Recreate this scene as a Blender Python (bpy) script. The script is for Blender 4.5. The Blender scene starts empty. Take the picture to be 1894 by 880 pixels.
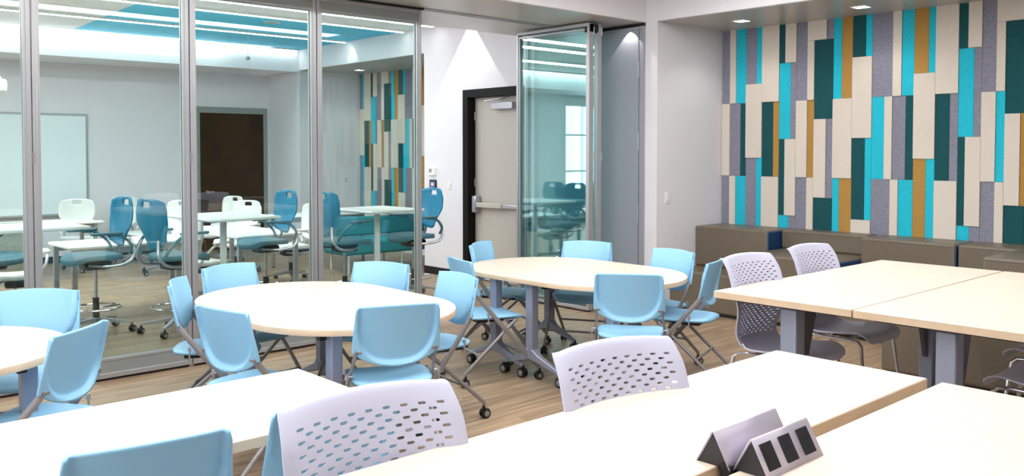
import bpy, bmesh, math, random
from mathutils import Vector, Matrix
from math import sin, cos, pi, radians, sqrt
C = bpy.context.scene.collection
sc = bpy.context.scene

# ------------------------------------------------------------------ camera, world, light, exposure
cam_d = bpy.data.cameras.new('camera'); cam = bpy.data.objects.new('camera', cam_d); C.objects.link(cam)
cam.location = (0, 0, 1.65)
cam.rotation_euler = (radians(90 - 1.81), 0, radians(-42.43))
cam_d.sensor_width = 36; cam_d.lens = 1620 * 36 / 1894
cam_d.shift_y = -(440 - 331) / 1894
cam_d.clip_start = .02; cam_d.clip_end = 200
sc.camera = cam
sc.view_settings.view_transform = 'Standard'; sc.view_settings.look = 'None'
sc.view_settings.gamma = 1.0; sc.view_settings.use_curve_mapping = False
sc.view_settings.exposure = 0.45

w = bpy.data.worlds.new('daylight'); sc.world = w; w.use_nodes = True
bg = w.node_tree.nodes['Background']; bg.inputs[0].default_value = (.84, .91, 1, 1); bg.inputs[1].default_value = 4.5

def area(name, loc, rot, sx, sy, power, col=(1, 1, 1)):
    l = bpy.data.lights.new(name, 'AREA'); l.shape = 'RECTANGLE'; l.size = sx; l.size_y = sy
    l.energy = power; l.color = col
    o = bpy.data.objects.new(name, l); o.location = loc; o.rotation_euler = rot; C.objects.link(o); return o
def portal(loc, rot, sx, sy):
    o = area('daylight_portal', loc, rot, sx, sy, 1); o.data.cycles.is_portal = True; return o
ADDED_NEAR_WIN = [(.7, 2.7), (3.0, 5.0)]      # window openings invented in the unseen left wall for daylight (y range)
BACK_WIN = [(-3.9, -2.75), (-2.5, -1.25)]                         # window openings in the far back wall (x range)
for a, b in ADDED_NEAR_WIN: portal((-4.24, (a + b) / 2, 1.85), (0, radians(-90), 0), 2.1, b - a)
for a, b in BACK_WIN: portal(((a + b) / 2, 14.14, 1.55), (radians(-90), 0, 0), b - a, 2.4)
def spot(name, loc, power, deg=74, blend=.12, rad=.02, rot=(0, 0, 0), col=(1, .97, .92)):
    l = bpy.data.lights.new(name, 'SPOT'); l.energy = power; l.spot_size = radians(deg); l.spot_blend = blend
    l.shadow_soft_size = rad; l.color = col
    o = bpy.data.objects.new(name, l); o.location = loc; o.rotation_euler = rot; C.objects.link(o); return o
# near room: recessed linear lamps in the ceiling
for yy, pw in ((4.3, 125), (2.4, 84), (.5, 50), (-1.5, 34)):
    area('ceiling_lamp', (2.0, yy, 3.27), (0, 0, 0), 9.0, .35, pw, (1, .985, .985))
# other room: lamps behind the bright ceiling strips
for yy in (9.25, 9.96, 11.48):
    area('strip_lamp', (1.6, yy, 3.26), (0, 0, 0), 8.6, .12, 62, (.97, 1, 1))
area('cove_lamp', (1.6, 12.9, 3.27), (radians(25), 0, 0), 8.6, .1, 14, (.97, 1, 1))
XA_ = 7.153; XW = XA_ - .10
# wall washers over the door, over the alcove and in the far corner
spot('wall_washer_lamp', (XA_ - .05, 8.60, 3.31), 85, 78, .05, .008)
spot('wall_washer_lamp', (XA_ - .05, 11.38, 3.31), 12, 62, .06, .008)
spot('wall_washer_lamp', (XW, 12.93, 3.30), 40, 66, .06)
spot('wall_washer_lamp', (XA_ - .10, 5.95, 2.96), 6, 84, .06, .008)

# ------------------------------------------------------------------ materials
def lin(c):
    return tuple((v / 255 / 12.92) if v / 255 <= .04045 else ((v / 255 + .055) / 1.055) ** 2.4 for v in c) + (1,)
def mat(name, rgb, rough=.5, metal=0, noise=0, nscale=60, bump=0, spec=.5, coat=0, emit=None, es=0, stretch=None):
    m = bpy.data.materials.new(name); m.use_nodes = True; nt = m.node_tree; b = nt.nodes['Principled BSDF']
    b.inputs['Base Color'].default_value = lin(rgb); b.inputs['Roughness'].default_value = rough
    b.inputs['Metallic'].default_value = metal; b.inputs['Specular IOR Level'].default_value = spec
    b.inputs['Coat Weight'].default_value = coat
    if emit: b.inputs['Emission Color'].default_value = lin(emit); b.inputs['Emission Strength'].default_value = es
    if noise or bump:
        tc = nt.nodes.new('ShaderNodeTexCoord'); mp = nt.nodes.new('ShaderNodeMapping')
        nz = nt.nodes.new('ShaderNodeTexNoise'); nz.inputs['Scale'].default_value = nscale; nz.inputs['Detail'].default_value = 4
        if stretch: mp.inputs['Scale'].default_value = stretch
        nt.links.new(tc.outputs['Object'], mp.inputs[0]); nt.links.new(mp.outputs[0], nz.inputs['Vector'])
        if noise:
            rmp = nt.nodes.new('ShaderNodeValToRGB')
            a = lin(tuple(max(0, v * (1 - noise)) for v in rgb)); c2 = lin(tuple(min(255, v * (1 + noise)) for v in rgb))
            rmp.color_ramp.elements[0].position = .3; rmp.color_ramp.elements[1].position = .7
            rmp.color_ramp.elements[0].color = a; rmp.color_ramp.elements[1].color = c2
            nt.links.new(nz.outputs[0], rmp.inputs[0]); nt.links.new(rmp.outputs[0], b.inputs['Base Color'])
        if bump:
            bp = nt.nodes.new('ShaderNodeBump'); bp.inputs['Strength'].default_value = bump; bp.inputs['Distance'].default_value = .002
            nt.links.new(nz.outputs[0], bp.inputs['Height']); nt.links.new(bp.outputs[0], b.inputs['Normal'])
    return m

M = {}
M['white_wall'] = mat('white_wall_paint', (234, 232, 237), .6, noise=.006, nscale=4)
M['ceiling'] = mat('ceiling_paint', (242, 242, 244), .6, noise=.006, nscale=4)
M['reflection_dark'] = mat('unseen_wall_dark', (96, 100, 106), .7)  # invented dark tone on unseen walls, to darken the glass reflections
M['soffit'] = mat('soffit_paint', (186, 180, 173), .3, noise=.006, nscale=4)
M['teal_ceiling'] = mat('teal_ceiling_paint', (0, 206, 250), .6)
M['black_base'] = mat('black_rubber_base', (22, 20, 22), .5)
M['alu'] = mat('anodised_aluminium', (180, 181, 184), .35, .55)
M['alu_band'] = mat('grey_band', (150, 156, 154), .45, .3)
M['dark_gap'] = mat('dark_track', (22, 20, 22), .5)
M['grey_panel'] = mat('grey_panel_laminate', (158, 160, 170), .45, noise=.05, nscale=180)
M['door_beige'] = mat('beige_door_paint', (196, 190, 182), .45)
M['door_black'] = mat('black_steel_frame', (16, 14, 14), .6, spec=.2)
M['brown_door'] = mat('dark_brown_door', (52, 31, 0), .7, spec=.2, noise=.3, nscale=3)
M['steel'] = mat('satin_steel', (190, 190, 198), .28, .9)
M['chrome'] = mat('chrome', (205, 205, 210), .12, 1)
M['grey_metal'] = mat('grey_powder_coat', (148, 144, 146), .4, .35)
M['table_leg'] = mat('grey_table_leg', (152, 158, 178), .4, .3)
M['brace'] = mat('grey_brace', (92, 92, 102), .4, .3)
M['dark_metal'] = mat('dark_grey_metal', (48, 46, 52), .4, .4)
M['black'] = mat('black_plastic', (24, 23, 26), .45)
M['blue'] = mat('light_blue_plastic', (144, 197, 230), .42, bump=.05, nscale=500)
M['grey_shell'] = mat('pale_grey_plastic', (192, 194, 216), .42, bump=.04, nscale=500)
M['laminate'] = mat('maple_laminate', (226, 210, 193), .38, noise=.02, nscale=3, stretch=(1, 14, 1))
M['edge'] = mat('maple_edge_band', (210, 186, 158), .45, noise=.03, nscale=12)
M['white_top'] = mat('white_laminate', (240, 242, 240), .35)
M['teal'] = mat('teal_plastic', (6, 132, 172), .4)
M['teal_seat'] = mat('grey_teal_mesh', (74, 124, 140), .6, noise=.08, nscale=120)
M['white_plastic'] = mat('white_plastic', (240, 240, 238), .4)
M['cream_mesh'] = mat('cream_mesh', (216, 220, 208), .6, noise=.08, nscale=90)
M['bench_teal'] = mat('teal_fabric', (20, 128, 140), .8, noise=.08, nscale=90)
M['vinyl'] = mat('taupe_vinyl', (112, 101, 86), .38, noise=.05, nscale=90, bump=.08)
M['navy'] = mat('navy_vinyl', (14, 66, 112), .45, noise=.06, nscale=90)
M['felt_g'] = mat('grey_felt', (134, 134, 150), .9, noise=.14, nscale=110)
M['felt_c'] = mat('oatmeal_felt', (220, 210, 198), .9, noise=.03, nscale=110)
M['felt_d'] = mat('dark_green_felt', (10, 78, 84), .9, noise=.10, nscale=110)
M['felt_t'] = mat('turquoise_felt', (32, 190, 214), .9, noise=.07, nscale=110)
M['felt_m'] = mat('mustard_felt', (178, 136, 68), .9, noise=.08, nscale=110)
M['led'] = mat('lit_strip', (255, 255, 255), .5, emit=(250, 255, 255), es=9)
M['down'] = mat('lit_downlight', (255, 255, 255), .5, emit=(255, 255, 255), es=10)
M['board'] = mat('whiteboard', (238, 250, 255), .25)
M['screen'] = mat('device_screen', (40, 44, 70), .2, emit=(120, 130, 180), es=.6)
M['vent'] = mat('white_vent', (225, 225, 225), .5)

def glass_mat(name, tint, f, gtint=(.93, 1, 1, 1)):
    m = bpy.data.materials.new(name); m.use_nodes = True; nt = m.node_tree; nt.nodes.clear()
    out = nt.nodes.new('ShaderNodeOutputMaterial'); mx = nt.nodes.new('ShaderNodeMixShader')
    tr = nt.nodes.new('ShaderNodeBsdfTransparent'); tr.inputs[0].default_value = tint
    gl = nt.nodes.new('ShaderNodeBsdfGlossy'); gl.inputs['Roughness'].default_value = .0
    gl.inputs['Color'].default_value = gtint
    # Schlick reflectance of a thin sheet, the same from both faces
    ge = nt.nodes.new('ShaderNodeNewGeometry'); dt = nt.nodes.new('ShaderNodeVectorMath'); dt.operation = 'DOT_PRODUCT'
    nt.links.new(ge.outputs['Normal'], dt.inputs[0]); nt.links.new(ge.outputs['Incoming'], dt.inputs[1])
    def math_(op, a, b):
        q = nt.nodes.new('ShaderNodeMath'); q.operation = op
        for i, v in enumerate((a, b)):
            if v is None: continue
            if isinstance(v, (int, float)): q.inputs[i].default_value = v
            else: nt.links.new(v, q.inputs[i])
        return q.outputs[0]
    c = math_('ABSOLUTE', dt.outputs['Value'], None)
    s5 = math_('POWER', math_('SUBTRACT', 1.0, c), 5.0)
    rf = math_('MULTIPLY', math_('ADD', math_('MULTIPLY', s5, .96), .04), f)
    nt.links.new(rf, mx.inputs[0])
    nt.links.new(tr.outputs[0], mx.inputs[1]); nt.links.new(gl.outputs[0], mx.inputs[2]); nt.links.new(mx.outputs[0], out.inputs[0])
    return m
M['glass'] = glass_mat('green_tinted_glass', (.905, .975, .955, 1), 1.25)
M['glass_leaf'] = glass_mat('folded_leaf_glass', (.82, .965, .955, 1), 4.4, (.74, .98, 1, 1))
M['win_glass'] = glass_mat('window_glass', (.95, .98, .98, 1), 1.0)

def floor_mat():
    m = bpy.data.materials.new('plank_floor'); m.use_nodes = True; nt = m.node_tree; b = nt.nodes['Principled BSDF']
    tc = nt.nodes.new('ShaderNodeTexCoord'); mp = nt.nodes.new('ShaderNodeMapping')
    nt.links.new(tc.outputs['Object'], mp.inputs[0])
    br = nt.nodes.new('ShaderNodeTexBrick'); br.inputs['Scale'].default_value = 1
    br.inputs['Brick Width'].default_value = 1.22; br.inputs['Row Height'].default_value = .152
    br.inputs['Mortar Size'].default_value = .0012; br.inputs['Color1'].default_value = (0, 0, 0, 1); br.inputs['Color2'].default_value = (1, 1, 1, 1)
    br.inputs['Mortar'].default_value = (.3, .3, .3, 1); br.offset = .37
    nt.links.new(mp.outputs[0], br.inputs['Vector'])
    m2 = nt.nodes.new('ShaderNodeMapping'); m2.inputs['Scale'].default_value = (1.1, 24, 1)
    nt.links.new(tc.outputs['Object'], m2.inputs[0])
    # shift the grain from plank to plank
    add = nt.nodes.new('ShaderNodeVectorMath'); add.operation = 'ADD'
    sc_ = nt.nodes.new('ShaderNodeVectorMath'); sc_.operation = 'SCALE'; sc_.inputs['Scale'].default_value = 9
    nt.links.new(br.outputs['Color'], sc_.inputs[0]); nt.links.new(m2.outputs[0], add.inputs[0]); nt.links.new(sc_.outputs[0], add.inputs[1])
    nz = nt.nodes.new('ShaderNodeTexNoise'); nz.inputs['Scale'].default_value = 1.6; nz.inputs['Detail'].default_value = 6; nz.inputs['Roughness'].default_value = .6
    nt.links.new(add.outputs[0], nz.inputs['Vector'])
    r1 = nt.nodes.new('ShaderNodeValToRGB'); e = r1.color_ramp.elements
    e[0].position = .30; e[0].color = lin((126, 103, 82)); e[1].position = .72; e[1].color = lin((196, 172, 143))
    k = r1.color_ramp.elements.new(.5); k.color = lin((164, 139, 112))
    nt.links.new(nz.outputs[0], r1.inputs[0])
    mx = nt.nodes.new('ShaderNodeMixRGB'); mx.blend_type = 'MULTIPLY'; mx.inputs[0].default_value = .22
    nt.links.new(r1.outputs[0], mx.inputs[1]); nt.links.new(br.outputs['Color'], mx.inputs[2])
    nt.links.new(mx.outputs[0], b.inputs['Base Color']); b.inputs['Roughness'].default_value = .42
    return m
M['floor'] = floor_mat()

# ------------------------------------------------------------------ mesh helpers
class MB:
    def __init__(s): s.v = []; s.f = []; s.m = []; s.cur = 0
    def add(s, vs, fs, mi=None):
        o = len(s.v); s.v += [tuple(p) for p in vs]; s.f += [tuple(i + o for i in f) for f in fs]
        s.m += [s.cur if mi is None else mi] * len(fs); return s
    def box(s, x0, x1, y0, y1, z0, z1, mi=None):
        vs = [(x, y, z) for z in (z0, z1) for y in (y0, y1) for x in (x0, x1)]
        return s.add(vs, [(0, 2, 3, 1), (4, 5, 7, 6), (0, 1, 5, 4), (2, 6, 7, 3), (0, 4, 6, 2), (1, 3, 7, 5)], mi)
    def sweep(s, pts, prof, closed=False, up=None, scale=None):
        P = [Vector(p) for p in pts]; n = len(P); k = len(prof); rings = []
        N = None
        for i in range(n):
            if closed: t = (P[(i + 1) % n] - P[i - 1]).normalized()
            else: t = (P[min(i + 1, n - 1)] - P[max(i - 1, 0)]).normalized()
            if N is None:
                u = Vector(up) if up else (Vector((0, 0, 1)) if abs(t.z) < .9 else Vector((1, 0, 0)))
                N = (u - t * u.dot(t)).normalized()
            else: N = (N - t * N.dot(t)).normalized()
            B = t.cross(N); q = scale[i] if scale else 1
            rings.append([P[i] + N * a * q + B * b * q for a, b in prof])
        vs = [v for r in rings for v in r]; fs = []
        m = n if closed else n - 1
        for i in range(m):
            j = (i + 1) % n
            for a in range(k):
                b = (a + 1) % k; fs.append((i * k + a, i * k + b, j * k + b, j * k + a))
        if not closed: fs += [tuple(range(k))[::-1], tuple((n - 1) * k + a for a in range(k))]
        return s.add(vs, fs)
    def tube(s, pts, r, n=8, closed=False, scale=None, up=None):
        return s.sweep(pts, [(r * cos(2 * pi * a / n), r * sin(2 * pi * a / n)) for a in range(n)], closed, up, scale)
    def bar(s, pts, a, b, up=None, scale=None):
        return s.sweep(pts, [(a, b), (-a, b), (-a, -b), (a, -b)], False, up, scale)
    def cyl(s, p0, p1, r0, r1=None, n=16):
        r1 = r0 if r1 is None else r1
        return s.tube([p0, p1], 1, n, scale=[r0, r1])
    def prism(s, poly, z0, z1):
        n = len(poly); vs = [(x, y, z0) for x, y in poly] + [(x, y, z1) for x, y in poly]
        return s.add(vs, [tuple(range(n))[::-1], tuple(range(n, 2 * n))] + [(i, (i + 1) % n, n + (i + 1) % n, n + i) for i in range(n)])
    def lathe(s, prof, n=20, c=(0, 0, 0)):
        k = len(prof); vs = [(c[0] + r * cos(2 * pi * i / n), c[1] + r * sin(2 * pi * i / n), c[2] + z) for i in range(n) for r, z in prof]
        fs = [(i * k + j, ((i + 1) % n) * k + j, ((i + 1) % n) * k + j + 1, i * k + j + 1) for i in range(n) for j in range(k - 1)]
        return s.add(vs, fs)
    def grid(s, fn, nu, nv):
        vs = [fn(i / nu, j / nv) for j in range(nv + 1) for i in range(nu + 1)]
        return s.add(vs, [(j * (nu + 1) + i, j * (nu + 1) + i + 1, (j + 1) * (nu + 1) + i + 1, (j + 1) * (nu + 1) + i) for j in range(nv) for i in range(nu)])
    def xf(s, mtx):
        s.v = [tuple(mtx @ Vector(p)) for p in s.v]; return s
    def build(s, name, m, parent=None, loc=(0, 0, 0), bevel=0, seg=2, angle=40, solid=0, off=0):
        me = bpy.data.meshes.new(name); me.from_pydata(s.v, [], s.f)
        for q in (m if isinstance(m, (list, tuple)) else [m]): me.materials.append(M[q])
        me.polygons.foreach_set('material_index', s.m)
        bm = bmesh.new(); bm.from_mesh(me); bmesh.ops.remove_doubles(bm, verts=bm.verts, dist=1e-6)
        bmesh.ops.recalc_face_normals(bm, faces=bm.faces); bm.to_mesh(me); bm.free()
        me.shade_smooth(); me.set_sharp_from_angle(angle=radians(angle)); me.update()
        o = bpy.data.objects.new(name, me); C.objects.link(o); o.location = loc
        if parent: o.parent = parent
        if solid:
            q = o.modifiers.new('thickness', 'SOLIDIFY'); q.thickness = solid; q.offset = off
        if bevel:
            q = o.modifiers.new('bevel', 'BEVEL'); q.width = bevel; q.segments = seg; q.limit_method = 'ANGLE'; q.angle_limit = radians(40)
        return o

def tag(o, label, cat, group=None, kind=None):
    o['label'] = label; o['category'] = cat
    if group: o['group'] = group
    if kind: o['kind'] = kind
    return o
def thing(name, label, cat, loc=(0, 0, 0), rz=0, group=None):
    o = bpy.data.objects.new(name, None); C.objects.link(o); o.empty_display_size = .1
    o.location = loc; o.rotation_euler = (0, 0, rz); return tag(o, label, cat, group)
def struct(o):
    o['kind'] = 'structure'; return o
KIDS = {}
def dup(o, loc, rz, label, parent=None):
    def rec(src, par):
        c = src.copy(); C.objects.link(c)
        if par is not None: c.parent = par
        for ch in list(src.children): rec(ch, c)
        return c
    r = rec(o, None); r.location = loc; r.rotation_euler = (0, 0, rz); r['label'] = label
    return r
def arc(cx, cy, r, a0, a1, n):
    return [(cx + r * cos(radians(a0 + (a1 - a0) * i / n)), cy + r * sin(radians(a0 + (a1 - a0) * i / n))) for i in range(n + 1)]
def clamp(x, a=0., b=1.): return max(a, min(b, x))
def sstep(a, b, x):
    t = clamp((x - a) / (b - a)); return t * t * (3 - 2 * t)
def spline(pts, n):
    # Catmull-Rom through 2D/3D points
    P = [Vector(p) for p in pts]; P = [P[0] * 2 - P[1]] + P + [P[-1] * 2 - P[-2]]; out = []
    seg = len(P) - 3
    for k in range(n + 1):
        u = k / n * seg; i = min(int(u), seg - 1); t = u - i
        a, b, c, d = P[i], P[i + 1], P[i + 2], P[i + 3]
        out.append(.5 * ((2 * b) + (c - a) * t + (2 * a - 5 * b + 4 * c - d) * t * t + (3 * b - a - 3 * c + d) * t ** 3))
    return out
# ------------------------------------------------------------------ the setting
XA, YS, YE = 7.153, 5.625, 9.59       # plane of the right-hand wall, ends of its solid stretch
ZS, ZC, XP = 2.98, 3.316, 8.32        # soffit, ceiling, back of the alcoves
YG = 6.61                             # glass partition
struct(MB().box(-4.3, 8.5, -4.7, 14.3, -.1, 0).build('floor', 'floor'))
struct(MB().box(-4.3, 8.5, -4.7, 14.3, ZC, ZC + .1).build('ceiling', 'ceiling'))
struct(MB().box(-4.2, XA, 5.765, 7.43, ZS, ZC).build('wall_header', ['white_wall']))
sf = struct(MB().box(-4.2, XA, 5.775, 7.42, ZS - .006, ZS).build('ceiling_soffit', 'soffit'))
struct(MB().box(XA, XP, -4.7, YS, ZS, ZC).build('wall_right_fascia', 'white_wall'))
struct(MB().box(XA + .01, XP, -4.7, YS, ZS - .006, ZS).build('ceiling_alcove', 'soffit'))
struct(MB().box(XA, XP, YE, 13.0, ZS, ZC).build('wall_far_fascia', 'white_wall'))
struct(MB().box(XA + .01, XP, YE, 13.0, ZS - .006, ZS).build('ceiling_far_alcove', 'soffit'))
struct(MB().box(XP, XP + .15, -4.7, 14.2, 0, ZC).build('wall_right', 'white_wall'))
struct(MB().box(XA - .002, XP, -4.7, -1.52, 0, ZC).build('wall_reflection_block', 'reflection_dark'))  # unseen block added to keep the partition's reflection evenly dark
# solid stretch with the door opening
DY0, DY1, DZ = 7.58, 8.70, 2.385
wd = MB(); wd.box(XA, XP, YS, DY0, 0, ZC); wd.box(XA, XP, DY1, YE, 0, ZC); wd.box(XA, XP, DY0, DY1, DZ, ZC); wd.box(XA + .25, XP, DY0, DY1, 0, DZ)
struct(wd.build('wall_door_side', 'white_wall'))
struct(MB().box(XA, XP, 13.0, 14.06, 0, ZC).build('wall_far_corner', 'white_wall'))
struct(MB().box(-4.2, XA, 13.0, 14.06, 2.95, ZC).build('wall_far_beam', 'white_wall'))
# back wall of the other room with two unseen windows, added for daylight and the leaf's reflection
bw = MB(); wins = BACK_WIN
xs = [-4.3] + [q for p in wins for q in p] + [XA]
for i in range(0, len(xs), 2): bw.box(xs[i], xs[i + 1], 14.06, 14.2, 0, ZC)
for a, b in wins: bw.box(a, b, 14.06, 14.2, 0, .35); bw.box(a, b, 14.06, 14.2, 2.75, ZC)
struct(bw.build('wall_back', 'white_wall'))
lw = MB(); ys_ = [-4.7] + [v for p_ in ADDED_NEAR_WIN for v in p_] + [14.2]
for i in range(0, len(ys_), 2): lw.box(-4.3, -4.2, ys_[i], ys_[i + 1], 0, ZC)
for a, b in ADDED_NEAR_WIN: lw.box(-4.3, -4.2, a, b, 0, .8); lw.box(-4.3, -4.2, a, b, 2.9, ZC)
struct(lw.build('wall_left', 'white_wall'))
fw = MB(); fw.box(-4.3, 8.4, -4.7, -4.55, 0, ZC)
struct(fw.build('wall_front', 'reflection_dark'))  # wall behind the camera, toned dark to dim what the glass reflects
nwin = 1
def window(a, b, y, z0, z1):
    global nwin
    o = MB()
    t = .05
    o.box(a, b, y - .03, y + .03, z0, z0 + t); o.box(a, b, y - .03, y + .03, z1 - t, z1)
    o.box(a, a + t, y - .03, y + .03, z0 + t, z1 - t); o.box(b - t, b, y - .03, y + .03, z0 + t, z1 - t)
    o.box((a + b) / 2 - .02, (a + b) / 2 + .02, y - .02, y + .02, z0 + t, z1 - t)
    for q in (.35, .7): o.box(a + t, b - t, y - .021, y + .021, z0 + (z1 - z0) * q - .02, z0 + (z1 - z0) * q + .02)
    f = struct(o.build('window_%d' % nwin, 'white_plastic')); nwin += 1
    MB().box(a + .02, b - .02, y - .004, y + .004, z0 + .02, z1 - .02).build('pane', 'win_glass', f); return f
for a, b in ADDED_NEAR_WIN:
    f = window(0, b - a, 0, .8, 2.9); f.location = (-4.25, a, 0); f.rotation_euler = (0, 0, pi / 2)
for a, b in wins: window(a, b, 14.12, .35, 2.75)
# teal field on the other room's ceiling
struct(MB().prism([(3.57, 10.05), (3.70, 12.99), (XA - .01, 12.99), (XA - .01, 10.05)], ZC - .006, ZC - .001).build('ceiling_teal_field', 'teal_ceiling'))
# baseboards
struct(MB().box(XA - .012, XA, DY1 + .06, YE, 0, .1).build('baseboard_door_side', 'black_base'))
struct(MB().box(XA - .012, XA, 13.0, 14.05, 0, .1).build('baseboard_far_corner', 'black_base'))
struct(MB().box(XA - .012, XP, 12.988, 13.0, 0, .1).build('baseboard_far_alcove', 'black_base'))
struct(MB().box(XA, XP, YE, YE + .012, 0, .1).build('baseboard_alcove_end', 'black_base'))
struct(MB().box(-4.2, 5.82, 14.048, 14.06, 0, .1).build('baseboard_back', 'black_base'))
struct(MB().box(XA - .012, XA, YS, 5.765, 0, .1).build('baseboard_column', 'white_wall'))
# black door frame, beige door leaf
dz = .05
o = MB(); o.box(XA - .015, XA + .25, DY1 - dz, DY1 + .05, 0, DZ + .05); o.box(XA - .015, XA + .25, DY0 - .05, DY0 + dz, 0, DZ + .05); o.box(XA - .015, XA + .25, DY0 + dz, DY1 - dz, DZ - dz, DZ + .05)
struct(o.build('trim_1', 'door_black'))
door = struct(MB().box(XA + .11, XA + .155, DY0 + dz + .004, DY1 - dz - .004, .01, DZ - dz - .004).build('door_1', 'door_beige'))
pb = MB(); xb = XA + .05
pb.box(xb - .02, xb + .02, DY0 + .12, DY1 - .12, .945, .995); pb.build('push_bar', 'steel', door, bevel=.006)
pb = MB(); pb.box(xb - .028, xb + .062, DY1 - .16, DY1 - .075, .865, 1.085); pb.build('latch_case', 'steel', door, bevel=.015)
pb = MB(); pb.box(xb - .03, xb + .02, 8.05, DY1 - .17, .94, 1.0); pb.build('push_pad', 'door_beige', door, bevel=.006)
pb = MB(); pb.box(xb - .02, xb + .062, DY0 + .07, DY0 + .12, .94, 1.0); pb.build('bar_bracket', 'steel', door, bevel=.006)
cl = MB(); cl.box(XA + .02, XA + .11, 7.85, 8.24, 2.17, 2.255); clo = cl.build('door_closer', 'steel', door, bevel=.006)
cl = MB(); cl.bar([(XA + .05, 8.1, 2.262), (XA - .03, 8.3, 2.275), (XA + .03, 8.05, 2.30), (XA + .05, 7.92, 2.325)], .004, .009); cl.build('closer_arm', 'steel', clo)
for z in (.35, 1.25, 2.1): MB().cyl((XA + .1, DY1 - .056, z - .05), (XA + .1, DY1 - .056, z + .05), .008).build('hinge', 'steel', door)
# brown door in the back wall of the other room
o = MB(); yb = 14.06
o.box(5.84, 5.91, yb - .03, yb, 0, 2.385); o.box(7.03, 7.10, yb - .03, yb, 0, 2.385); o.box(5.91, 7.03, yb - .03, yb, 2.285, 2.385)
struct(o.build('trim_2', 'alu_band'))
d2 = struct(MB().box(5.91, 7.03, yb - .014, yb + .03, .005, 2.285).build('door_2', 'brown_door'))
MB().cyl((6.02, yb - .014, .98), (6.02, yb - .06, .98), .025).cyl((6.02, yb - .055, .98), (6.13, yb - .055, .98), .01).build('lever_handle', 'steel', d2)

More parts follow.
